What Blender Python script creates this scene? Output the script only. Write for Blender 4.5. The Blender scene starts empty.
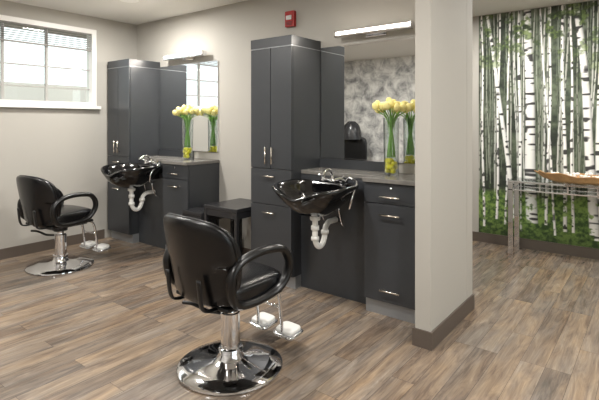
import bpy, bmesh, math, random
import numpy as np
from mathutils import Vector, Matrix
random.seed(4); np.random.seed(4)
S=bpy.context.scene

# ------------------------------------------------------------ helpers
def lin(c):
    c=c/255.0
    return c/12.92 if c<=0.04045 else ((c+0.055)/1.055)**2.4
def col(h):
    h=h.lstrip('#'); return (lin(int(h[0:2],16)),lin(int(h[2:4],16)),lin(int(h[4:6],16)),1)
def mat(name,c,rough=0.5,metal=0.0,noise=0.0,nscale=8,bump=0.0,bscale=200,coat=0.0,spec=0.5,emit=None,es=0):
    m=bpy.data.materials.new(name); m.use_nodes=True
    nt=m.node_tree; b=nt.nodes['Principled BSDF']
    cc=col(c) if isinstance(c,str) else c
    b.inputs['Base Color'].default_value=cc
    b.inputs['Roughness'].default_value=rough
    b.inputs['Metallic'].default_value=metal
    b.inputs['Specular IOR Level'].default_value=spec
    b.inputs['Coat Weight'].default_value=coat
    tc=nt.nodes.new('ShaderNodeTexCoord')
    if noise>0:
        n=nt.nodes.new('ShaderNodeTexNoise'); n.inputs['Scale'].default_value=nscale; n.inputs['Detail'].default_value=5
        nt.links.new(tc.outputs['Object'],n.inputs['Vector'])
        mr=nt.nodes.new('ShaderNodeMapRange'); mr.inputs['To Min'].default_value=1-noise; mr.inputs['To Max'].default_value=1+noise
        nt.links.new(n.outputs['Fac'],mr.inputs['Value'])
        v=nt.nodes.new('ShaderNodeVectorMath'); v.operation='SCALE'; v.inputs[0].default_value=cc[:3]
        nt.links.new(mr.outputs[0],v.inputs['Scale']); nt.links.new(v.outputs[0],b.inputs['Base Color'])
    if bump>0:
        n=nt.nodes.new('ShaderNodeTexNoise'); n.inputs['Scale'].default_value=bscale
        nt.links.new(tc.outputs['Object'],n.inputs['Vector'])
        bp=nt.nodes.new('ShaderNodeBump'); bp.inputs['Strength'].default_value=bump; bp.inputs['Distance'].default_value=0.002
        nt.links.new(n.outputs['Fac'],bp.inputs['Height']); nt.links.new(bp.outputs[0],b.inputs['Normal'])
    if emit:
        b.inputs['Emission Color'].default_value=col(emit); b.inputs['Emission Strength'].default_value=es
    return m
def empty(name,loc=(0,0,0),rz=0):
    e=bpy.data.objects.new(name,None); S.collection.objects.link(e); e.location=loc; e.rotation_euler=(0,0,rz); e.empty_display_size=0.1
    return e
def make(name,verts,faces,m,parent=None,smooth=True,bevel=0,seg=2):
    me=bpy.data.meshes.new(name); me.from_pydata([tuple(v) for v in verts],[],faces); me.update()
    bm=bmesh.new(); bm.from_mesh(me); bmesh.ops.recalc_face_normals(bm,faces=bm.faces); bm.to_mesh(me); bm.free()
    if smooth: me.polygons.foreach_set('use_smooth',[True]*len(me.polygons))
    me.materials.append(m)
    o=bpy.data.objects.new(name,me); S.collection.objects.link(o)
    if parent: o.parent=parent
    if bevel>0:
        md=o.modifiers.new('bev','BEVEL'); md.width=bevel; md.segments=seg; md.limit_method='ANGLE'
    return o
def boxvf(x0,x1,y0,y1,z0,z1):
    v=[(x0,y0,z0),(x1,y0,z0),(x1,y1,z0),(x0,y1,z0),(x0,y0,z1),(x1,y0,z1),(x1,y1,z1),(x0,y1,z1)]
    f=[(0,3,2,1),(4,5,6,7),(0,1,5,4),(1,2,6,5),(2,3,7,6),(3,0,4,7)]
    return v,f
def box(name,x0,x1,y0,y1,z0,z1,m,parent=None,bevel=0):
    v,f=boxvf(x0,x1,y0,y1,z0,z1); return make(name,v,f,m,parent,False,bevel)
def merge(lst):
    V=[];F=[]
    for v,f in lst:
        o=len(V); V+=[tuple(a) for a in v]; F+=[tuple(i+o for i in q) for q in f]
    return V,F
def lathevf(prof,n=40,cx=0,cy=0):
    V=[];F=[]
    for (r,z) in prof:
        for k in range(n):
            a=2*math.pi*k/n; V.append((cx+r*math.cos(a),cy+r*math.sin(a),z))
    for i in range(len(prof)-1):
        for k in range(n):
            a=i*n+k;b=i*n+(k+1)%n; F.append((a,b,b+n,a+n))
    if prof[0][0]>1e-6: F.append(tuple(range(n-1,-1,-1)))
    if prof[-1][0]>1e-6: F.append(tuple(range((len(prof)-1)*n,len(prof)*n)))
    return V,F
def lathe(name,prof,m,parent=None,n=40,cx=0,cy=0,smooth=True):
    v,f=lathevf(prof,n,cx,cy)
    o=make(name,v,f,m,parent,smooth)
    if smooth:
        md=o.modifiers.new('es','EDGE_SPLIT'); md.split_angle=math.radians(35)
    return o
def catmull(pts,sub=6,closed=False):
    P=[Vector(p) for p in pts]; out=[]
    n=len(P); rng=range(n if closed else n-1)
    for i in rng:
        if closed: p0,p1,p2,p3=P[(i-1)%n],P[i],P[(i+1)%n],P[(i+2)%n]
        else: p0,p1,p2,p3=P[max(i-1,0)],P[i],P[i+1],P[min(i+2,n-1)]
        for s in range(sub):
            t=s/sub
            out.append(0.5*((2*p1)+(-p0+p2)*t+(2*p0-5*p1+4*p2-p3)*t*t+(-p0+3*p1-3*p2+p3)*t**3))
    if not closed: out.append(P[-1])
    return out
def sweepvf(pts,r,n=10,sub=6,closed=False,sx=1.0,sy=1.0,up=None,rad=None):
    P=catmull(pts,sub,closed) if sub>1 else [Vector(p) for p in pts]
    N=len(P); V=[];F=[]
    prev=None
    for i,p in enumerate(P):
        if closed: t=(P[(i+1)%N]-P[i-1]).normalized()
        else: t=(P[min(i+1,N-1)]-P[max(i-1,0)]).normalized()
        if up is not None:
            a=Vector(up); a=(a-t*a.dot(t)).normalized()
        else:
            if prev is None:
                a=Vector((0,0,1)) if abs(t.z)<0.9 else Vector((1,0,0))
            else: a=prev
            a=(a-t*a.dot(t)).normalized()
        prev=a; b=t.cross(a)
        rr=r if rad is None else rad(i/(N-1))
        for k in range(n):
            an=2*math.pi*k/n
            V.append(p+a*(math.cos(an)*rr*sx)+b*(math.sin(an)*rr*sy))
    for i in range(N if closed else N-1):
        for k in range(n):
            a0=i*n+k; a1=i*n+(k+1)%n; b0=((i+1)%N)*n+k; b1=((i+1)%N)*n+(k+1)%n
            F.append((a0,a1,b1,b0))
    if not closed:
        F.append(tuple(range(n-1,-1,-1))); F.append(tuple(range((N-1)*n,N*n)))
    return V,F
def sweep(name,pts,r,m,parent=None,**k):
    v,f=sweepvf(pts,r,**k); return make(name,v,f,m,parent,True)
def superboxvf(hx,hy,hz,p=5,n=12,deform=None,loc=(0,0,0)):
    bm=bmesh.new(); bmesh.ops.create_cube(bm,size=2)
    bmesh.ops.subdivide_edges(bm,edges=bm.edges[:],cuts=n,use_grid_fill=True)
    V=[]
    for v in bm.verts:
        c=v.co; r=(abs(c.x)**p+abs(c.y)**p+abs(c.z)**p)**(1/p)
        q=Vector((c.x/r*hx,c.y/r*hy,c.z/r*hz))
        if deform: q=Vector(deform(q))
        V.append(q+Vector(loc))
    bm.verts.index_update()
    F=[tuple(v.index for v in f.verts) for f in bm.faces]; bm.free()
    return V,F
def superbox(name,hx,hy,hz,m,parent=None,**k):
    v,f=superboxvf(hx,hy,hz,**k); return make(name,v,f,m,parent,True)

# ------------------------------------------------------------ materials
M_wall=mat('wall_paint','#b0aca4',0.75,noise=0.02,nscale=3,bump=0.15,bscale=250)
M_ceil=mat('ceiling_paint','#dedcd7',0.85,bump=0.15,bscale=150)
M_base=mat('baseboard_vinyl','#5a5048',0.5,noise=0.05)
M_white=mat('white_trim','#eceae6',0.4,noise=0.01)
M_cab=mat('charcoal_laminate','#393b3e',0.33,noise=0.08,nscale=25)
M_toe=mat('toe_kick_grey','#9a9c9e',0.35,metal=0.5,noise=0.05)
M_ctop=mat('stone_countertop','#75726d',0.25,noise=0.25,nscale=60)
M_nickel=mat('brushed_nickel','#e4ddd2',0.22,metal=1.0,noise=0.03,nscale=80)
M_chrome=mat('polished_chrome','#ececee',0.06,metal=1.0,noise=0.01)
M_vinyl=mat('black_vinyl','#0e0e10',0.27,noise=0.1,bump=0.1,bscale=400)
M_ureth=mat('black_urethane','#0c0c0d',0.32,noise=0.05)
M_bowl=mat('black_porcelain','#08080a',0.12,noise=0.05,coat=0.5)
M_pvc=mat('white_pvc','#efeee9',0.35,noise=0.02)
M_black=mat('black_metal','#101012',0.4,noise=0.05)
M_blacklac=mat('black_lacquer','#2a2a2c',0.25,noise=0.05)
M_mirror=mat('mirror_glass',(0.88,0.90,0.90,1),0.01,metal=1.0,noise=0.001)
M_lamp=mat('lamp_diffuser','#ffffff',0.4,emit='#fff4e6',es=6,noise=0.001)
M_down=mat('downlight_lens','#ffffff',0.4,emit='#fff4e4',es=14,noise=0.001)
M_red=mat('alarm_red','#a3201d',0.35,noise=0.03)
M_lens=mat('clear_strobe','#d9d9d9',0.15,noise=0.02)
M_bloom=mat('cream_yellow_petals','#f0e496',0.5,noise=0.18,nscale=30)
M_stem=mat('green_stems','#76aa40',0.5,noise=0.2,nscale=30)
M_lemon=mat('lemon_skin','#f0e22c',0.4,noise=0.12,nscale=20)
M_drift=mat('driftwood','#a98152',0.6,noise=0.45,nscale=18)
M_pearl=mat('white_beads','#efe9df',0.3,noise=0.03)
M_plate=mat('footplate_metal','#c9cacc',0.25,metal=0.7,noise=0.03)
M_pad=mat('footplate_rubber_pad','#dddcd8',0.5,noise=0.03)
M_shade=mat('blind_slat_grey','#8a8883',0.6,noise=0.05,nscale=200)
M_munt=mat('window_muntin_grey','#a3a19c',0.5,noise=0.03)
M_ext=mat('exterior_stucco','#c3ab88',0.9,noise=0.05)
M_ext2=mat('exterior_siding','#b9b5ad',0.9,noise=0.05)
M_roof=mat('roof_shingle','#7b7670',0.9,noise=0.1)
M_eave=mat('eave_soffit','#8d8a83',0.9,noise=0.05)
M_grd=mat('outside_ground','#8f8b80',0.9,noise=0.1)

def glassmat():
    m=bpy.data.materials.new('clear_glass'); m.use_nodes=True; nt=m.node_tree
    for n in list(nt.nodes):
        if n.type!='OUTPUT_MATERIAL': nt.nodes.remove(n)
    out=[n for n in nt.nodes if n.type=='OUTPUT_MATERIAL'][0]
    t=nt.nodes.new('ShaderNodeBsdfTransparent'); t.inputs[0].default_value=(0.93,0.96,0.95,1)
    g=nt.nodes.new('ShaderNodeBsdfGlossy'); g.inputs['Roughness'].default_value=0.03
    lw=nt.nodes.new('ShaderNodeLayerWeight'); lw.inputs['Blend'].default_value=0.35
    mr=nt.nodes.new('ShaderNodeMapRange'); mr.inputs['To Min'].default_value=0.04; mr.inputs['To Max'].default_value=0.7
    nt.links.new(lw.outputs['Facing'],mr.inputs['Value'])
    mx=nt.nodes.new('ShaderNodeMixShader')
    nt.links.new(mr.outputs[0],mx.inputs[0]); nt.links.new(t.outputs[0],mx.inputs[1]); nt.links.new(g.outputs[0],mx.inputs[2]); nt.links.new(mx.outputs[0],out.inputs[0])
    return m
M_glass=glassmat()

def floormat():
    m=bpy.data.materials.new('vinyl_plank_floor'); m.use_nodes=True; nt=m.node_tree; b=nt.nodes['Principled BSDF']
    L=nt.links.new; N=nt.nodes.new
    tc=N('ShaderNodeTexCoord'); mp=N('ShaderNodeMapping'); mp.inputs['Rotation'].default_value=(0,0,math.radians(90))
    L(tc.outputs['Object'],mp.inputs['Vector'])
    k=N('ShaderNodeTexBrick'); k.inputs['Color1'].default_value=(0,0,0,1); k.inputs['Color2'].default_value=(1,1,1,1); k.inputs['Mortar'].default_value=(.4,.4,.4,1)
    k.inputs['Scale'].default_value=1; k.inputs['Mortar Size'].default_value=0.0010; k.inputs['Brick Width'].default_value=0.95; k.inputs['Row Height'].default_value=0.125
    k.offset=0.37; k.offset_frequency=3
    L(mp.outputs[0],k.inputs['Vector'])
    cmb=N('ShaderNodeCombineXYZ'); ml=N('ShaderNodeMath'); ml.operation='MULTIPLY'; ml.inputs[1].default_value=37
    L(k.outputs['Color'],ml.inputs[0]); L(ml.outputs[0],cmb.inputs[0]); L(ml.outputs[0],cmb.inputs[2])
    def grain(sx,sy,scale,detail,dist):
        sv=N('ShaderNodeVectorMath'); sv.operation='MULTIPLY'; sv.inputs[1].default_value=(sx,sy,1)
        L(mp.outputs[0],sv.inputs[0])
        off=N('ShaderNodeVectorMath'); off.operation='ADD'; L(sv.outputs[0],off.inputs[0]); L(cmb.outputs[0],off.inputs[1])
        n=N('ShaderNodeTexNoise'); n.inputs['Scale'].default_value=scale; n.inputs['Detail'].default_value=detail; n.inputs['Roughness'].default_value=0.65; n.inputs['Distortion'].default_value=dist
        L(off.outputs[0],n.inputs['Vector']); return n
    n1=grain(1.6,10,1.8,9,1.0); n2=grain(2.0,60,2.0,4,0.2); n3=grain(0.7,4.0,1.3,4,0.5)
    a=N('ShaderNodeMath'); a.operation='MULTIPLY'; a.inputs[1].default_value=0.26; L(k.outputs['Color'],a.inputs[0])
    c=N('ShaderNodeMath'); c.operation='MULTIPLY_ADD'; c.inputs[1].default_value=1.4; c.inputs[2].default_value=-0.62; L(n1.outputs['Fac'],c.inputs[0])
    d=N('ShaderNodeMath'); d.operation='ADD'; L(a.outputs[0],d.inputs[0]); L(c.outputs[0],d.inputs[1])
    c2=N('ShaderNodeMath'); c2.operation='MULTIPLY'; c2.inputs[1].default_value=0.6; L(n2.outputs['Fac'],c2.inputs[0])
    d2=N('ShaderNodeMath'); d2.operation='ADD'; L(d.outputs[0],d2.inputs[0]); L(c2.outputs[0],d2.inputs[1])
    def ramp(stops):
        r=N('ShaderNodeValToRGB'); e=r.color_ramp
        e.elements[0].position=0.0; e.elements[0].color=col(stops[0][1]); e.elements[1].position=1.0; e.elements[1].color=col(stops[-1][1])
        for p,cc in stops[1:-1]:
            q=e.elements.new(p); q.color=col(cc)
        return r
    rg=ramp([(0,'#463e39'),(0.3,'#615850'),(0.5,'#746a61'),(0.7,'#867b70'),(1,'#a09486')])
    rw=ramp([(0,'#4a3c32'),(0.3,'#69584a'),(0.5,'#806d5a'),(0.7,'#947e66'),(1,'#ad977a')])
    L(d2.outputs[0],rg.inputs[0]); L(d2.outputs[0],rw.inputs[0])
    mrr=N('ShaderNodeMapRange'); mrr.inputs['From Min'].default_value=0.38; mrr.inputs['From Max'].default_value=0.66; L(n3.outputs['Fac'],mrr.inputs['Value'])
    mm=N('ShaderNodeMix'); mm.data_type='RGBA'; L(mrr.outputs[0],mm.inputs[0]); L(rg.outputs[0],mm.inputs[6]); L(rw.outputs[0],mm.inputs[7])
    mx=N('ShaderNodeMix'); mx.data_type='RGBA'; L(k.outputs['Fac'],mx.inputs[0]); L(mm.outputs[2],mx.inputs[6]); mx.inputs[7].default_value=col('#4a4039')
    L(mx.outputs[2],b.inputs['Base Color'])
    b.inputs['Roughness'].default_value=0.24
    bp=N('ShaderNodeBump'); bp.inputs['Strength'].default_value=0.10; bp.inputs['Distance'].default_value=0.002
    L(n2.outputs['Fac'],bp.inputs['Height']); L(bp.outputs[0],b.inputs['Normal'])
    return m
M_floor=floormat()
def wallpaper():
    m=bpy.data.materials.new('marbled_wallpaper'); m.use_nodes=True; nt=m.node_tree; b=nt.nodes['Principled BSDF']
    tc=nt.nodes.new('ShaderNodeTexCoord')
    n2=nt.nodes.new('ShaderNodeTexNoise'); n2.inputs['Scale'].default_value=4.5; n2.inputs['Detail'].default_value=9; n2.inputs['Roughness'].default_value=0.72; n2.inputs['Distortion'].default_value=0.5
    nt.links.new(tc.outputs['Object'],n2.inputs['Vector'])
    r=nt.nodes.new('ShaderNodeValToRGB'); e=r.color_ramp; e.elements[0].position=0.34; e.elements[0].color=col('#6f6e70'); e.elements[1].position=0.60; e.elements[1].color=col('#dddbd6')
    q=e.elements.new(0.44); q.color=col('#a3a2a0'); q=e.elements.new(0.52); q.color=col('#c4c2be')
    nt.links.new(n2.outputs['Fac'],r.inputs[0]); nt.links.new(r.outputs[0],b.inputs['Base Color']); b.inputs['Roughness'].default_value=0.7
    return m
M_paper=wallpaper()

# ------------------------------------------------------------ room
XL,XR,YF,YB,YM,ZC=-5.11,2.6,-1.3,3.31,5.4,2.55
box('floor',XL-0.1,XR+0.1,YF-0.1,YM+0.1,-0.1,0,M_floor)
box('ceiling',XL-0.1,XR+0.1,YF-0.1,YM+0.1,ZC,ZC+0.1,M_ceil)
wy0,wy1,wz0,wz1=0.9,2.78,1.53,2.40
V,F=merge([boxvf(XL-0.12,XL,YF-0.1,wy0,0,ZC),boxvf(XL-0.12,XL,wy1,YM,0,ZC),boxvf(XL-0.12,XL,wy0,wy1,0,wz0),boxvf(XL-0.12,XL,wy0,wy1,wz1,ZC)])
make('wall_left',V,F,M_wall,None,False)
box('wall_back',XL,-1.075,YB,YB+0.12,0,ZC,M_wall)
box('wall_partition',-1.175,-1.075,2.655,YB,0,ZC,M_wall,bevel=0.004)
box('wall_mural',XL,XR,YM,YM+0.1,0,ZC,M_wall)
box('wall_front',XL,XR,YF-0.1,YF,0,ZC,M_paper)
ry0,ry1,rz0,rz1=-0.6,3.4,0.8,2.3
V,F=merge([boxvf(XR,XR+0.12,YF-0.1,ry0,0,ZC),boxvf(XR,XR+0.12,ry1,YM,0,ZC),boxvf(XR,XR+0.12,ry0,ry1,0,rz0),boxvf(XR,XR+0.12,ry0,ry1,rz1,ZC)])
make('wall_right',V,F,M_wall,None,False)
# baseboards
bb=0.105
box('baseboard_left',XL,XL+0.012,YF,2.88,0,bb,M_base)
box('baseboard_back',-3.59,-2.80,YB-0.012,YB,0,bb,M_base)
V,F=merge([boxvf(-1.187,-1.063,2.643,2.655,0,bb),boxvf(-1.187,-1.175,2.655,2.87,0,bb),boxvf(-1.075,-1.063,2.655,YB+0.13,0,bb)])
make('baseboard_partition',V,F,M_base,None,False)
box('baseboard_mural',-3.0,XR,YM-0.012,YM,0,bb,M_base)
box('baseboard_front',XL,XR,YF,YF+0.012,0,bb,M_base)

# windows
def win(name,X,s,y0,y1,z0,z1,vs,hs,fr=0.05):
    e=empty(name)
    a,b_=(X-0.11,X+0.015) if s>0 else (X-0.015,X+0.11)
    V,F=merge([boxvf(a,b_,y0,y0+fr,z0,z1),boxvf(a,b_,y1-fr,y1,z0,z1),boxvf(a,b_,y0+fr,y1-fr,z0,z0+fr*0.8),boxvf(a,b_,y0+fr,y1-fr,z1-fr,z1)])
    make('frame',V,F,M_white,e,False)
    L=[]; m=(a+b_)/2-0.01
    for y,w in vs: L.append(boxvf(m-0.015,m+0.015,y-w/2,y+w/2,z0+fr*.8,z1-fr))
    for z,w in hs: L.append(boxvf(m-0.012,m+0.012,y0+fr,y1-fr,z-w/2,z+w/2))
    V,F=merge(L); make('muntins',V,F,M_munt if s>0 else M_white,e,False)
    box('sill',X-0.02 if s>0 else X-0.05,X+0.05 if s>0 else X+0.02,y0-0.04,y1+0.04,z0-0.035,z0-0.001,M_white,e,bevel=0.004)
    box('glass',m-0.002,m+0.002,y0+fr,y1-fr,z0+0.04,z1-fr,M_glass,e)
    return e
w=win('window_1',XL,1,wy0,wy1,wz0,wz1,[(2.26,0.024),(1.84,0.024),(1.40,0.024)],[(1.94,0.014),(1.72,0.014)])
V,F=merge([boxvf(XL-0.035,XL-0.008,wy0+0.05,wy1-0.05,2.335-i*0.022,2.339-i*0.022) for i in range(8)]+[boxvf(XL-0.04,XL-0.004,wy0+0.05,wy1-0.05,2.34,2.35),boxvf(XL-0.035,XL-0.008,wy0+0.05,wy1-0.05,2.155,2.17)])
make('blind_slats',V,F,M_shade,w,False)
win('added_window',XR,-1,ry0,ry1,rz0,rz1,[(0.4,0.05),(1.4,0.05),(2.4,0.05)],[])  # unseen window opening, added on the right wall to let sky light in
# outside
box('outside_ground',-40,40,-40,40,-0.4,-0.15,M_grd)
box('roof_eave',XL-0.8,XL-0.13,-1.3,5.5,2.44,2.5,M_eave)
e=empty('neighbouring_building',(-18,6,0))
box('walls',-3,3,-12,9,-0.15,1.75,M_ext,e)
box('upper_walls',-2.5,2.0,-4,9,1.95,2.6,M_ext2,e)
box('band',-3.05,3.2,-12.2,9.2,1.751,1.94,M_roof,e)
V,F=merge([boxvf(3.001,3.02,-9+i*2.4,-7.8+i*2.4,0.6,1.5) for i in range(7)])
make('windows',V,F,M_roof,e,False)

# ------------------------------------------------------------ mural
def mural():
    x0,x1,z0,z1=-1.62,1.4,bb+0.002,2.545
    W,H=600,480
    def noise(sx,sy,seed):
        rs=np.random.RandomState(seed); g=rs.rand(sy+2,sx+2)
        yy=np.linspace(0,sy,H); xx=np.linspace(0,sx,W)
        yi=yy.astype(int); xi=xx.astype(int); fy=(yy-yi)[:,None]; fx=(xx-xi)[None,:]
        fy=fy*fy*(3-2*fy); fx=fx*fx*(3-2*fx)
        return (g[yi][:,xi]*(1-fy)*(1-fx)+g[yi+1][:,xi]*fy*(1-fx)+g[yi][:,xi+1]*(1-fy)*fx+g[yi+1][:,xi+1]*fy*fx)
    def fbm(sx,sy,seed,o=5):
        a=0;t=0;w=1
        for i in range(o):
            a=a+noise(min(sx*2**i,W),min(sy*2**i,H),seed+i)*w; t+=w; w*=0.6
        return a/t
    zz=np.linspace(z0,z1,H)[:,None]*np.ones((1,W)); xx=np.linspace(x0,x1,W)[None,:]*np.ones((H,1))
    def c(h): h=h.lstrip('#'); return np.array([int(h[i:i+2],16) for i in (0,2,4)],float)
    img=np.zeros((H,W,3))
    n=fbm(14,12,1); n2=fbm(40,34,20); n3=fbm(110,90,50,3)
    t=np.clip((n*0.5+n2*0.5-0.36)/0.28,0,1)[...,None]
    img=c('#232a20')*(1-t)+c('#59634f')*t
    g=np.clip((n-0.5)*5,0,1)*np.clip((zz-1.2)/0.5,0,1); img=img*(1-0.35*g[...,None])+c('#9aa38c')*0.35*g[...,None]
    def trunk(xa,xb,w,colr,seed,zb=0.1,curve=0.0):
        nonlocal img
        t=(zz-zb)/(z1-zb); cx=xb+(xa-xb)*t+curve*np.sin(t*math.pi)+0.006*np.sin(t*9+seed)
        ww=w*(1.15-0.45*t)
        d=(xx-cx)/(ww/2); m=np.clip((1-np.abs(d))*6,0,1)*(zz>zb)
        shade=0.60+0.40*np.sqrt(np.clip(1-(d*0.9+0.25)**2,0,1))
        k=noise(int(max(4,3/w)),90,seed+7); k=np.clip((k-0.66)*9,0,1)*np.clip(w/0.03,0.3,1)
        cc=c(colr)[None,None,:]*shade[...,None]*(1-0.75*k[...,None])
        img=img*(1-m[...,None])+cc*m[...,None]
    rs=np.random.RandomState(9)
    for i in range(120):
        x=rs.uniform(x0,x1); v=rs.choice(['#6c7464','#7e8677','#464d3e','#949a8a']); trunk(x+rs.normal(0,.03),x,rs.uniform(.006,.014),v,i,zb=rs.uniform(0.6,0.85))
    for i in range(48):
        x=rs.uniform(x0,x1); v=rs.choice(['#a6a89c','#babbb2','#868a7c','#c8c9c1']); trunk(x+rs.normal(0,.05),x,rs.uniform(.012,.022),v,200+i,zb=rs.uniform(0.45,0.6))
    gl=0.66+0.12*(n-0.5)*2
    gm=np.clip((gl-zz)/0.12,0,1)[...,None]
    tt=np.clip((n3*0.6+n2*0.4-0.36)/0.26,0,1)[...,None]
    gr=c('#334c22')*(1-tt)+c('#7d9a4c')*tt
    dk=np.clip((0.30-zz)/0.2,0,1)[...,None]; gr=gr*(1-0.3*dk)
    img=img*(1-gm)+gr*gm
    def X(px):
        k=(px-299.5)/465; return 5.4*(-.613+.79*k)/(.79+.613*k)
    near=[(487,514,.05,.02),(528,532,.11,.0),(519,521,.035,0),(577,594,.085,.02),(603,599,.08,0),(562,566,.035,0),(551,546,.028,.01),(500,497,.026,0),(482,484,.026,0),(571,573,.026,0),(540,556,.022,0),(510,506,.022,0)]
    for i,(a,b_,w_,cv) in enumerate(sorted(near,key=lambda q:q[2])):
        trunk(X(a),X(b_),w_,'#efeee9',400+i,zb=0.18+0.05*(i%3),curve=cv)
    rs=np.random.RandomState(77)
    for i in range(12):
        x=rs.uniform(-0.4,x1); trunk(x+rs.normal(0,.06),x,rs.uniform(.03,.1),'#e6e5de',500+i,zb=0.2)
    f=np.clip((fbm(30,26,90)-0.55)*12,0,1)*np.clip((zz-1.6)/0.7,0,1)
    f2=np.clip((n3-0.35)*3,0,1)
    fc=c('#2a391d')*(1-f2[...,None])+c('#6d8440')*f2[...,None]
    img=img*(1-0.75*f[...,None])+fc*0.75*f[...,None]
    f=np.clip((fbm(50,40,130)-0.57)*14,0,1)*np.clip((0.70-zz)/0.2,0,1)
    img=img*(1-0.8*f[...,None])+gr*0.8*f[...,None]
    img=np.clip(img/255,0,1); lin_=np.where(img<=0.04045,img/12.92,((img+0.055)/1.055)**2.4)
    me=bpy.data.meshes.new('forest_mural')
    vx=xx.ravel(); vz=zz.ravel(); co=np.stack([vx,np.full_like(vx,YM-0.004),vz],1)
    idx=np.arange(W*H).reshape(H,W)
    q=np.stack([idx[:-1,:-1],idx[:-1,1:],idx[1:,1:],idx[1:,:-1]],-1).reshape(-1,4)
    me.vertices.add(len(co)); me.vertices.foreach_set('co',co.ravel())
    me.loops.add(q.size); me.loops.foreach_set('vertex_index',q.ravel().astype(np.int32))
    me.polygons.add(len(q)); me.polygons.foreach_set('loop_start',np.arange(0,q.size,4,dtype=np.int32)); 
    me.update(calc_edges=True); me.validate()
    at=me.color_attributes.new('paint','FLOAT_COLOR','POINT')
    rgba=np.concatenate([lin_.reshape(-1,3),np.ones((W*H,1))],1).astype(np.float32)
    at.data.foreach_set('color',rgba.ravel())
    m=bpy.data.materials.new('birch_forest_print'); m.use_nodes=True; nt=m.node_tree; b=nt.nodes['Principled BSDF']
    a=nt.nodes.new('ShaderNodeAttribute'); a.attribute_name='paint'; nt.links.new(a.outputs['Color'],b.inputs['Base Color']); b.inputs['Roughness'].default_value=0.75
    me.materials.append(m)
    o=bpy.data.objects.new('forest_mural',me); S.collection.objects.link(o)
mural()

# ------------------------------------------------------------ cabinets
def hbar(cx,z,y,L=0.12):
    return merge([sweepvf([(cx-L/2,y-0.03,z),(cx+L/2,y-0.03,z)],0.0065,n=8,sub=1),
        sweepvf([(cx-L*0.38,y-0.03,z),(cx-L*0.38,y,z)],0.004,n=6,sub=1),sweepvf([(cx+L*0.38,y-0.03,z),(cx+L*0.38,y,z)],0.004,n=6,sub=1)])
def vbar(cx,z,y,L=0.14):
    return merge([sweepvf([(cx,y-0.03,z-L/2),(cx,y-0.03,z+L/2)],0.0065,n=8,sub=1),
        sweepvf([(cx,y-0.03,z-L*0.38),(cx,y,z-L*0.38)],0.004,n=6,sub=1),sweepvf([(cx,y-0.03,z+L*0.38),(cx,y,z+L*0.38)],0.004,n=6,sub=1)])
YFc=2.90; YW=YB-0.004
def tall(x0,x1):
    w=x1-x0; e=empty('tall_storage_cabinet',((x0+x1)/2,0,0)); h=w/2
    box('carcass',-h,h,YFc+0.02,YW,0.10,1.965,M_cab,e)
    box('crown',-h,h,YFc,YW,1.972,2.05,M_cab,e,bevel=0.002)
    box('crown_reveal',-h+0.003,h-0.003,YFc+0.004,YW,1.965,1.972,M_toe,e)
    box('toe_kick',-h+0.001,h-0.001,YFc+0.05,YW,0,0.10,M_toe,e)
    g=0.003
    box('door_left',-h+g,-g,YFc,YFc+0.018,0.965,1.962,M_cab,e,bevel=0.0015)
    box('door_right',g,h-g,YFc,YFc+0.018,0.965,1.962,M_cab,e,bevel=0.0015)
    box('drawer_upper',-h+g,h-g,YFc,YFc+0.018,0.665,0.959,M_cab,e,bevel=0.0015)
    box('drawer_lower',-h+g,h-g,YFc,YFc+0.018,0.105,0.659,M_cab,e,bevel=0.0015)
    V,F=merge([vbar(-0.035,1.07,YFc),vbar(0.035,1.07,YFc),hbar(-0.0,0.90,YFc),hbar(0,0.60,YFc)])
    make('pulls',V,F,M_nickel,e)
def drawer(x0,x1):
    w=x1-x0; e=empty('drawer_cabinet',((x0+x1)/2,0,0)); h=w/2; g=0.003
    box('carcass',-h,h,YFc+0.02,YW,0.10,0.925,M_cab,e)
    box('toe_kick',-h+0.001,h-0.001,YFc+0.03,YW,0,0.10,M_toe,e)
    box('drawer_upper',-h+g,h-g,YFc,YFc+0.018,0.785,0.922,M_cab,e,bevel=0.0015)
    box('drawer_lower',-h+g,h-g,YFc,YFc+0.018,0.105,0.779,M_cab,e,bevel=0.0015)
    V,F=merge([hbar(0,0.835,YFc,0.15),hbar(0,0.71,YFc,0.15),hbar(0,0.19,YFc,0.15)])
    make('pulls',V,F,M_nickel,e)
    V,F=lathevf([(0,0),(0.009,0),(0.009,0.006),(0,0.006)],16)
    V=[(v[0],YFc-v[2],0.895+v[1]) for v in V]; make('lock',V,F,M_chrome,e)
    box('countertop',-h-0.0,h+0.005,YFc-0.02,YW,0.928,0.958,M_ctop,e,bevel=0.003)
def sinkunit(x0,x1):
    e=empty('sink_cabinet',((x0+x1)/2,0,0)); h=(x1-x0)/2-0.001
    box('front_panel',-h,h,3.025,3.045,0.0,0.925,M_cab,e)
    box('box',-h,h,3.045,YW,0.0,0.925,M_cab,e)
    box('countertop',-h,h,3.02,YW,0.928,0.958,M_ctop,e,bevel=0.003)
    box('backsplash',-h,h,YW-0.02,YW,0.959,1.035,M_cab,e)
def mirror(x0,x1):
    e=empty('wall_mirror',((x0+x1)/2,0,0)); h=(x1-x0)/2
    box('glass',-h+0.003,h-0.003,YW-0.010,YW-0.005,1.043,1.985,M_mirror,e)
    box('backing',-h,h,YW-0.005,YW,1.04,1.988,M_white,e)
    V,F=merge([boxvf(-h,h,YW-0.013,YW-0.0101,1.036,1.046),boxvf(-h,h,YW-0.013,YW-0.0101,1.982,1.99)])
    make('channel',V,F,M_chrome,e,False)
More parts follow.
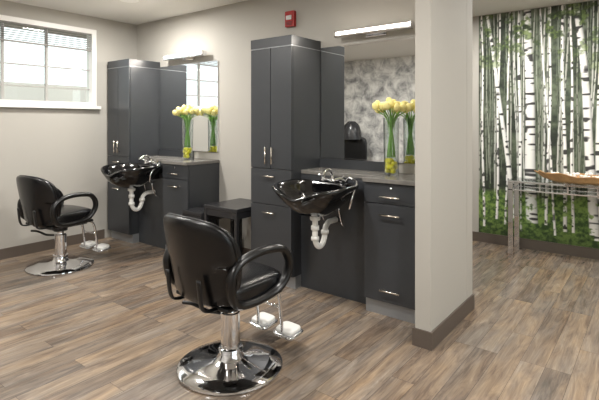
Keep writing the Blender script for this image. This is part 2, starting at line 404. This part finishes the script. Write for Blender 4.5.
def vlight(cx):
    e=empty('vanity_light',(cx,0,0)); L=0.325
    box('backplate',-0.09,0.09,YW-0.02,YW,2.03,2.10,M_chrome,e,bevel=0.003)
    box('arm',-0.05,0.05,YW-0.06,YW-0.02,2.05,2.08,M_chrome,e)
    box('diffuser',-L,L,YW-0.10,YW-0.07,2.062,2.090,M_lamp,e,bevel=0.006)
    box('rail',-L-0.01,L+0.01,YW-0.104,YW-0.046,2.044,2.061,M_chrome,e,bevel=0.003)
    box('hood',-L-0.01,L+0.01,YW-0.069,YW-0.046,2.0615,2.096,M_chrome,e,bevel=0.003)
    V,F=merge([boxvf(-L-0.014,-L-0.001,YW-0.104,YW-0.046,2.044,2.096),boxvf(L+0.001,L+0.014,YW-0.104,YW-0.046,2.044,2.096)])
    make('end_caps',V,F,M_chrome,e,False,0.002)
    l=bpy.data.lights.new('vanity_lamp','AREA'); l.shape='RECTANGLE'; l.size=0.6; l.size_y=0.03; l.energy=7; l.color=(1,.92,.82)
    lo=bpy.data.objects.new('lamp',l); S.collection.objects.link(lo); lo.parent=e; lo.location=(0,YW-0.115,2.070); lo.rotation_euler=(math.radians(-60),0,0)

# ------------------------------------------------------------ shampoo bowl
def bowl(cx,zr=0.865):
    e=empty('shampoo_sink',(cx,2.745,0))
    n=64; V=[];F=[]
    def outline(a):
        c,s=math.cos(a),math.sin(a); rx,ry=0.30,0.262; p=2.5
        r=1/((abs(c)/rx)**p+(abs(s)/ry)**p)**(1/p)
        return r*c,r*s
    def rimz(a):
        s=math.sin(a); c=math.cos(a)
        return 0.035*abs(c)**2 - 0.045*math.exp(-((a-1.5*math.pi)/0.42)**2)+0.02*max(0,s)
    rings=[(1.00,0.0,0.0),(1.03,0.0,-0.008),(1.02,0,-0.022),(0.93,1,-0.06),(0.80,1,-0.10),(0.58,1,-0.15),(0.34,1,-0.185),(0.16,1,-0.20),(0.0,1,-0.205)]
    inner=[(0.97,0,0.002),(0.90,0,-0.010),(0.84,0,-0.035),(0.74,1,-0.085),(0.55,1,-0.13),(0.30,1,-0.16),(0.10,1,-0.172),(0.0,1,-0.174)]
    allr=list(reversed(rings))+inner
    for (k,fl,dz) in allr:
        for i in range(n):
            a=2*math.pi*i/n
            x,y=outline(a)
            w=max(0,min(1,(k-0.3)/0.6))
            V.append((x*k,min(y*k,0.268),zr+dz+rimz(a)*w))
    for j in range(len(allr)-1):
        for i in range(n):
            F.append((j*n+i,j*n+(i+1)%n,(j+1)*n+(i+1)%n,(j+1)*n+i))
    o=make('basin',V,F,M_bowl,e)
    bm=bmesh.new(); bm.from_mesh(o.data); bmesh.ops.remove_doubles(bm,verts=bm.verts,dist=1e-5); bmesh.ops.recalc_face_normals(bm,faces=bm.faces); bm.to_mesh(o.data); bm.free()
    box('rear_deck',-0.16,0.16,0.17,0.272,zr-0.06,zr+0.028,M_bowl,e,bevel=0.012)
    lathe('drain',[(0,zr-0.172),(0.03,zr-0.171),(0.032,zr-0.166),(0.0,zr-0.166)],M_chrome,e,n=20)
    V,F=merge([lathevf([(0.024,zr+0.028),(0.024,zr+0.04),(0.014,zr+0.05),(0.013,zr+0.085),(0.0,zr+0.09)],16,-0.0,0.225),
      sweepvf([(0,0.225,zr+0.07),(0,0.20,zr+0.115),(0,0.14,zr+0.12),(0,0.09,zr+0.085)],0.012,n=10),
      lathevf([(0.02,zr+0.028),(0.02,zr+0.036),(0.012,zr+0.05),(0.016,zr+0.065),(0.0,zr+0.075)],16,-0.085,0.225),
      lathevf([(0.02,zr+0.028),(0.02,zr+0.036),(0.012,zr+0.05),(0.016,zr+0.065),(0.0,zr+0.075)],16,0.085,0.225),
      sweepvf([(-0.085,0.225,zr+0.065),(-0.12,0.20,zr+0.08)],0.008,n=8,sub=1),sweepvf([(0.085,0.225,zr+0.065),(0.12,0.20,zr+0.08)],0.008,n=8,sub=1),
      sweepvf([(-0.09,0.225,zr+0.04),(0.09,0.225,zr+0.04)],0.014,n=10,sub=1)])
    make('faucet',V,F,M_chrome,e)
    sweep('spray_hose',[(0.13,0.22,zr+0.03),(0.16,0.20,zr+0.07),(0.21,0.18,zr+0.065),(0.27,0.13,zr+0.045),(0.298,0.03,zr-0.03),(0.270,0.04,zr-0.12),(0.21,0.14,zr-0.13)],0.009,M_chrome,e,n=8)
    sweep('spray_head',[(0.12,0.21,zr+0.04),(0.10,0.16,zr+0.06),(0.085,0.10,zr+0.05)],0.014,M_chrome,e,n=10)
    z=zr-0.2
    V,F=merge([lathevf([(0.033,z-0.03),(0.038,z-0.025),(0.038,z+0.01),(0.02,z+0.012)],18),
      sweepvf([(0,0,z),(0,0,z-0.10),(0,0.0,z-0.17),(0.0,0.035,z-0.225),(0.0,0.085,z-0.225),(0.0,0.12,z-0.17),(0.0,0.13,z-0.11),(0.0,0.17,z-0.075),(0.0,0.225,z-0.07),(0,0.274,z-0.07)],0.021,n=14,sub=5),
      lathevf([(0.030,z-0.10),(0.030,z-0.07),(0.021,z-0.068)],16),lathevf([(0.030,z-0.175),(0.030,z-0.15),(0.021,z-0.148)],16),
      lathevf([(0.030,z-0.15),(0.030,z-0.125),(0.021,z-0.12)],16,0,0.125)])
    make('p_trap',V,F,M_pvc,e)
    V,F=merge([sweepvf([(-0.05,0.24,zr-0.05),(-0.07,0.20,zr-0.15),(-0.09,0.23,zr-0.26),(-0.09,0.274,zr-0.30)],0.006,n=8),
      sweepvf([(0.05,0.24,zr-0.05),(0.08,0.19,zr-0.16),(0.09,0.22,zr-0.28),(0.09,0.274,zr-0.32)],0.006,n=8)])
    make('supply_lines',V,F,M_chrome,e)
    V,F=merge([boxvf(-0.10,-0.07,0.12,0.274,zr-0.12,zr-0.055),boxvf(0.07,0.10,0.12,0.274,zr-0.12,zr-0.055)])
    make('wall_bracket',V,F,M_black,e,False,0.004)

# ------------------------------------------------------------ vase of flowers
def vase(x,y,seed):
    rs=random.Random(seed); e=empty('flower_vase',(x,y,0.9585)); R=0.06;H=0.42
    lathe('glass',[(0,0),(R*0.9,0),(R*0.95,0.02),(R*0.92,0.12),(R,H),(R-0.004,H),(R*0.92-0.004,0.13),(R*0.92-0.004,0.02),(0,0.012)],M_glass,e,n=28)
    L=[]
    for k in range(20):
        a=k*1.9; r=rs.choice([0.0,0.026,0.030]); z=0.032+0.024*(k//5)+rs.random()*0.004
        v,f=superboxvf(0.019,0.019,0.021,p=2,n=4,loc=(r*math.cos(a),r*math.sin(a),z)); L.append((v,f))
    V,F=merge(L); make('lemons',V,F,M_lemon,e)
    st=[];bl=[]
    for k in range(24):
        a=k*2.4; rr=0.125*math.sqrt((k+0.5)/24); tx,ty=rr*math.cos(a),rr*math.sin(a)
        if ty>0.085: ty=0.085
        tz=0.485+rs.random()*0.045-rr*0.35
        bx,by=0.03*math.cos(a+2),0.03*math.sin(a+2)
        st.append(sweepvf([(bx,by,0.13),(0.5*bx,0.5*by,0.28),(tx*0.35,ty*0.35,0.42),(tx,ty,tz)],0.0028,n=6,sub=4))
        d=Vector((tx*3.5,ty*3.5,1)).normalized(); q=Vector((0,0,1)).rotation_difference(d).to_matrix()
        prof=[(0.004,-0.004),(0.018,0.006),(0.024,0.022),(0.021,0.042),(0.012,0.056),(0.0,0.058)]
        v,f=lathevf(prof,12); 
        v=[q@Vector((p[0]*(1+0.15*math.cos(3*math.atan2(p[1],p[0]))),p[1]*(1+0.15*math.cos(3*math.atan2(p[1],p[0]))),p[2]))+Vector((tx,ty,tz)) for p in v]
        bl.append((v,f))
    for k in range(4):
        a=k*1.6+.4
        st.append(sweepvf([(0.02*math.cos(a),0.02*math.sin(a),0.30),(0.03*math.cos(a),0.03*math.sin(a),0.42),(0.08*math.cos(a),0.06*math.sin(a),0.455)],0.006,n=6,sub=4,sx=0.15,sy=1.0,rad=lambda t:0.002+0.007*math.sin(math.pi*t)))
    V,F=merge(st); make('stems',V,F,M_stem,e)
    V,F=merge(bl); make('blooms',V,F,M_bloom,e)

# stations
tall(-5.07,-4.63); sinkunit(-4.63,-4.02); drawer(-4.02,-3.62); mirror(-4.625,-3.63); vlight(-4.10); bowl(-4.335); vase(-3.90,3.12,1)
tall(-2.78,-2.33); sinkunit(-2.33,-1.67); drawer(-1.67,-1.245); mirror(-2.325,-1.20); vlight(-1.785); bowl(-1.985); vase(-1.57,3.13,2)

# ------------------------------------------------------------ styling chair
def chair(x,y,rz):
    e=empty('salon_chair',(x,y,0),rz)
    lathe('base_disc',[(0,0),(0.285,0),(0.29,0.006),(0.288,0.014),(0.275,0.022),(0.20,0.032),(0.11,0.042),(0.075,0.055),(0.062,0.075),(0.058,0.09)],M_chrome,e,n=64)
    lathe('pump_cylinder',[(0.052,0.08),(0.052,0.30),(0.045,0.305),(0.045,0.31)],M_chrome,e)
    lathe('collar',[(0.064,0.085),(0.066,0.09),(0.066,0.11),(0.053,0.115)],M_chrome,e)
    lathe('piston',[(0.03,0.30),(0.03,0.385)],M_chrome,e)
    lathe('shroud',[(0.06,0.335),(0.062,0.34),(0.062,0.38),(0.05,0.385)],M_black,e)
    box('mount_plate',-0.16,0.16,-0.17,0.17,0.385,0.405,M_black,e,bevel=0.004)
    box('seat_frame',-0.215,0.215,-0.21,0.20,0.405,0.43,M_black,e,bevel=0.01)
    sweep('pump_lever',[(-0.05,-0.03,0.29),(-0.13,-0.06,0.29),(-0.20,-0.10,0.32),(-0.26,-0.13,0.325)],0.010,M_black,e)
    superbox('seat_cushion',0.25,0.235,0.06,M_vinyl,e,p=4.5,n=14,loc=(0,-0.01,0.482),deform=lambda q:(q.x*(1-0.04*q.y/0.25),q.y,q.z+ (0.012*(1-(q.x/0.26)**2)*(1-(q.y/0.26)**2) if q.z>0 else 0)-(0.012*max(0,q.y/0.25)**3)))
    def bd(q):
        t=(q.z+0.225)/0.45
        x=q.x*(0.86+0.14*min(1,max(0,t)*1.6))
        z=q.z-0.35*x*x*(1 if q.z>0 else -0.3)
        y=q.y+1.25*x*x-0.20*(q.z)+ (0.02*math.cos(q.z*9) if q.y>0 else 0)
        return (x,y,z)
    superbox('backrest',0.272,0.040,0.225,M_vinyl,e,p=5,n=18,loc=(0,-0.275,0.650),deform=bd)
    pts=[]
    for k in range(48):
        a=2*math.pi*k/48; c,s=math.cos(a),math.sin(a); r=1/((abs(c))**5+(abs(s))**5)**0.2
        qx=bd(Vector((c*r*0.273,0.0,s*r*0.226))); pts.append((qx[0],qx[1]-0.275,qx[2]+0.650))
    sweep('piping',pts,0.005,M_ureth,e,n=6,sub=2,closed=True)
    V,F=merge([sweepvf([(sx*0.13,-0.17,0.415),(sx*0.13,-0.26,0.415),(sx*0.13,-0.297,0.45),(sx*0.13,-0.315,0.58)],0.014,n=8,sx=0.5,sy=1.3) for sx in (-1,1)])
    make('back_brackets',V,F,M_black,e)
    for nm,s in (('armrest_left',-1),('armrest_right',1)):
        X=0.268*s
        pts=[(X*0.98,-0.215,0.50),(X,-0.225,0.60),(X*1.01,-0.17,0.662),(X*1.03,-0.06,0.690),(X*1.03,0.05,0.688),(X*1.03,0.13,0.668),(X*1.03,0.175,0.60),(X*1.01,0.165,0.525),(X*0.98,0.11,0.465),(X*0.95,0.02,0.44),(X*0.94,-0.09,0.435),(X*0.95,-0.17,0.450)]
        sweep(nm,pts,0.022,M_ureth,e,n=14,sub=6,closed=True,up=(1,0,0),sx=1.3,sy=0.95)
    V,F=merge([sweepvf([(0.225*s,yy,0.44),(0.26*s,yy,0.445)],0.012,n=8,sub=1) for s in (-1,1) for yy in (-0.1,0.06)])
    make('arm_bolts',V,F,M_chrome,e)
    V,F=merge([sweepvf([(s*0.10,0.10,0.40),(s*0.10,0.22,0.395),(s*0.10,0.28,0.34),(s*0.10,0.305,0.20),(s*0.10,0.315,0.105)],0.011,n=10) for s in (-1,1)]+
       [sweepvf([(-0.10,0.295,0.26),(0.10,0.295,0.26)],0.007,n=8,sub=1)])
    make('footrest_bars',V,F,M_chrome,e)
    for nm,s in (('footplate_left',-1),('footplate_right',1)):
        superbox(nm,0.075,0.062,0.011,M_plate,e,p=5,n=8,loc=(s*0.105,0.36,0.095),deform=lambda q:(q.x,q.y,q.z+0.12*q.y))
        superbox(nm+'_pad',0.066,0.053,0.014,M_pad,e,p=5,n=8,loc=(s*0.105,0.36,0.116),deform=lambda q:(q.x,q.y,q.z+0.12*q.y))
        pp=[(s*0.105+0.075*math.cos(a)*(1/((abs(math.cos(a)))**5+(abs(math.sin(a)))**5)**0.2),0.36+0.062*math.sin(a)*(1/((abs(math.cos(a)))**5+(abs(math.sin(a)))**5)**0.2),0.098+0.12*0.062*math.sin(a)) for a in [2*math.pi*k/24 for k in range(24)]]
        sweep(nm+'_rim',pp,0.007,M_chrome,e,n=6,sub=2,closed=True)
    return e
chair(-1.88,1.80,math.radians(-3))
chair(-4.44,2.07,math.radians(6))

# ------------------------------------------------------------ nesting tables between stations
def ntable(x,y,w,d,h):
    e=empty('nesting_table',(x,y,0))
    box('top',-w/2,w/2,-d/2,d/2,h-0.035,h,M_blacklac,e,bevel=0.004)
    t=0.03; L=[]
    for xa in (-w/2,w/2-t):
        for ya in (-d/2,d/2-t): L.append(boxvf(xa,xa+t,ya,ya+t,0,h-0.036))
    V,F=merge(L); make('legs',V,F,M_blacklac,e,False,0.002)
    V,F=merge([boxvf(-w/2+t,w/2-t,-d/2+0.005,-d/2+0.02,h-0.09,h-0.036),boxvf(-w/2+t,w/2-t,d/2-0.02,d/2-0.005,h-0.09,h-0.036),boxvf(-w/2+0.005,-w/2+0.02,-d/2+t,d/2-t,h-0.09,h-0.036),boxvf(w/2-0.02,w/2-0.005,-d/2+t,d/2-t,h-0.09,h-0.036)])
    make('apron',V,F,M_blacklac,e,False)
ntable(-3.07,3.04,0.42,0.46,0.60)
ntable(-3.43,3.00,0.27,0.42,0.52)

# ------------------------------------------------------------ fire alarm
e=empty('fire_alarm_strobe',(-2.655,YB,2.285))
box('body',-0.052,0.052,-0.04,-0.001,-0.072,0.072,M_red,e,bevel=0.006)
box('strobe_lens',-0.03,0.03,-0.055,-0.0405,-0.01,0.03,M_lens,e,bevel=0.006)
V,F=merge([boxvf(-0.03,0.03,-0.043,-0.0405,-0.055+i*0.012,-0.05+i*0.012) for i in range(3)]); make('sounder_grille',V,F,M_black,e,False)

# ------------------------------------------------------------ console table + dough bowl
e=empty('glass_console_table',(-0.50,5.21,0)); hw=0.73; hd=0.155; t=0.018
def frame(z0,z1):
    return [boxvf(-hw,hw,-hd,-hd+t,z0,z1),boxvf(-hw,hw,hd-t,hd,z0,z1),boxvf(-hw,-hw+t,-hd+t,hd-t,z0,z1),boxvf(hw-t,hw,-hd+t,hd-t,z0,z1)]
V,F=merge(frame(0.735,0.755)); make('upper_frame',V,F,M_chrome,e,False,0.003)
V,F=merge(frame(0.655,0.670)); make('lower_frame',V,F,M_chrome,e,False,0.003)
box('glass_top',-hw,hw,-hd,hd,0.7555,0.76,M_glass,e)
box('lower_glass',-hw+t,hw-t,-hd+t,hd-t,0.659,0.665,M_glass,e)
V,F=merge([boxvf(a,a+0.05,b_,b_+0.05,0,0.735) for a in (-hw,hw-0.05) for b_ in (-hd,hd-0.05)])
make('legs',V,F,M_chrome,e,False,0.004)
V,F=merge([boxvf(-hw+0.05+0.24*i,-hw+0.062+0.24*i,-hd+0.003,-hd+0.015,0.67,0.735) for i in range(1,6)])
make('struts',V,F,M_chrome,e,False)
e=empty('wooden_dough_bowl',(-0.62,5.20,0.76)); 
n=48; V=[];F=[]
prof=[(0.0,0.0),(0.55,0.001),(0.8,0.03),(0.97,0.075),(1.0,0.085),(0.93,0.082),(0.75,0.045),(0.5,0.03),(0.0,0.028)]
for (k,z) in prof:
    for i in range(n):
        a=2*math.pi*i/n; wv=1+0.06*math.sin(3*a+1)+0.05*math.sin(7*a)
        V.append((0.40*k*wv*math.cos(a),0.12*k*wv*math.sin(a),z*(1+0.2*math.sin(2*a+.5)+0.12*math.sin(9*a))))
for j in range(len(prof)-1):
    for i in range(n): F.append((j*n+i,j*n+(i+1)%n,(j+1)*n+(i+1)%n,(j+1)*n+i))
make('bowl',V,F,M_drift,e)
L=[]
for i in range(46):
    L.append(superboxvf(0.016,0.016,0.016,p=2,n=3,loc=(random.uniform(-0.24,0.24),random.uniform(-0.05,0.05),0.055+random.uniform(0,0.035))))
V,F=merge(L); make('beads',V,F,M_pearl,e)

# ------------------------------------------------------------ hooded dryer chair (seen in the mirror)
e=empty('hooded_dryer_chair',(-4.5,-0.75,0),math.radians(-20))
superbox('seat',0.26,0.25,0.08,M_vinyl,e,loc=(0,0,0.44)); superbox('back',0.26,0.06,0.32,M_vinyl,e,loc=(0,-0.24,0.76))
V,F=merge([superboxvf(0.05,0.24,0.12,loc=(s*0.29,0,0.5)) for s in (-1,1)]); make('arms',V,F,M_vinyl,e)
V,F=merge([boxvf(a,a+0.04,b_,b_+0.04,0,0.4) for a in (-0.24,0.2) for b_ in (-0.22,0.18)]); make('legs',V,F,M_black,e,False)
sweep('post',[(0,-0.31,0.5),(0,-0.33,1.0),(0,-0.32,1.2),(0,-0.22,1.34)],0.022,M_chrome,e)
lathe('hood',[(0.17,1.02),(0.185,1.03),(0.18,1.16),(0.14,1.29),(0.07,1.36),(0,1.37)],M_blacklac,e,cy=-0.08)

# ------------------------------------------------------------ downlights
def down(x,y,en=34):
    e=empty('recessed_downlight',(x,y,ZC))
    lathe('trim_ring',[(0.07,-0.001),(0.092,-0.001),(0.09,-0.008),(0.072,-0.006)],M_white,e,n=32)
    lathe('lens',[(0,-0.003),(0.07,-0.003),(0.07,-0.001),(0,-0.001)],M_down,e,n=32)
    l=bpy.data.lights.new('down','AREA'); l.shape='DISK'; l.size=0.25; l.energy=en; l.color=(1,.975,.935)
    o=bpy.data.objects.new('lamp',l); S.collection.objects.link(o); o.parent=e; o.location=(0,0,-0.03)
for x,y in ((-4.12,2.58),(-2.2,1.6),(-4.15,0.6),(-2.2,-0.3),(-0.2,1.6),(1.2,2.2)): down(x,y)
for x,y in ((-0.6,4.4),(-1.5,4.5),(0.8,4.4)): down(x,y,24)

def portal(name,loc,rot,sx,sy):
    l=bpy.data.lights.new(name,'AREA'); l.shape='RECTANGLE'; l.size=sx; l.size_y=sy; l.cycles.is_portal=True
    o=bpy.data.objects.new(name,l); S.collection.objects.link(o); o.location=loc; o.rotation_euler=rot
portal('daylight_portal',(XL-0.13,(wy0+wy1)/2,(wz0+wz1)/2),(0,math.radians(-90),0),0.87,1.88)
portal('daylight_portal',(XR+0.13,(ry0+ry1)/2,(rz0+rz1)/2),(0,math.radians(90),0),1.5,4.0)
sl=bpy.data.lights.new('sun','SUN'); sl.energy=3.5; sl.angle=math.radians(2); sl.color=(1,.97,.92)
so=bpy.data.objects.new('sun',sl); S.collection.objects.link(so); so.rotation_euler=Vector((-0.45,0.2,-0.87)).to_track_quat('-Z','Y').to_euler()

# world
w=bpy.data.worlds.new('World'); S.world=w; w.use_nodes=True; nt=w.node_tree; bg=nt.nodes['Background']
sk=nt.nodes.new('ShaderNodeTexSky'); sk.sky_type='HOSEK_WILKIE'; sk.turbidity=8; sk.sun_direction=(0.3,-0.5,0.8)
mx=nt.nodes.new('ShaderNodeMix'); mx.data_type='RGBA'; mx.inputs[0].default_value=0.85; mx.inputs[7].default_value=(.94,.97,1,1)
nt.links.new(sk.outputs[0],mx.inputs[6]); nt.links.new(mx.outputs[2],bg.inputs[0]); bg.inputs[1].default_value=2.4

# camera
cd=bpy.data.cameras.new('Camera'); cam=bpy.data.objects.new('Camera',cd); S.collection.objects.link(cam)
cam.location=(0,0,1.35); cam.rotation_euler=(math.radians(90),0,math.radians(37.8))
cd.sensor_width=36; cd.lens=465/599*36; cd.shift_y=-78/599; cd.clip_start=0.05
S.camera=cam
S.view_settings.view_transform='Standard'
S.view_settings.look='None'
S.view_settings.exposure=0.15
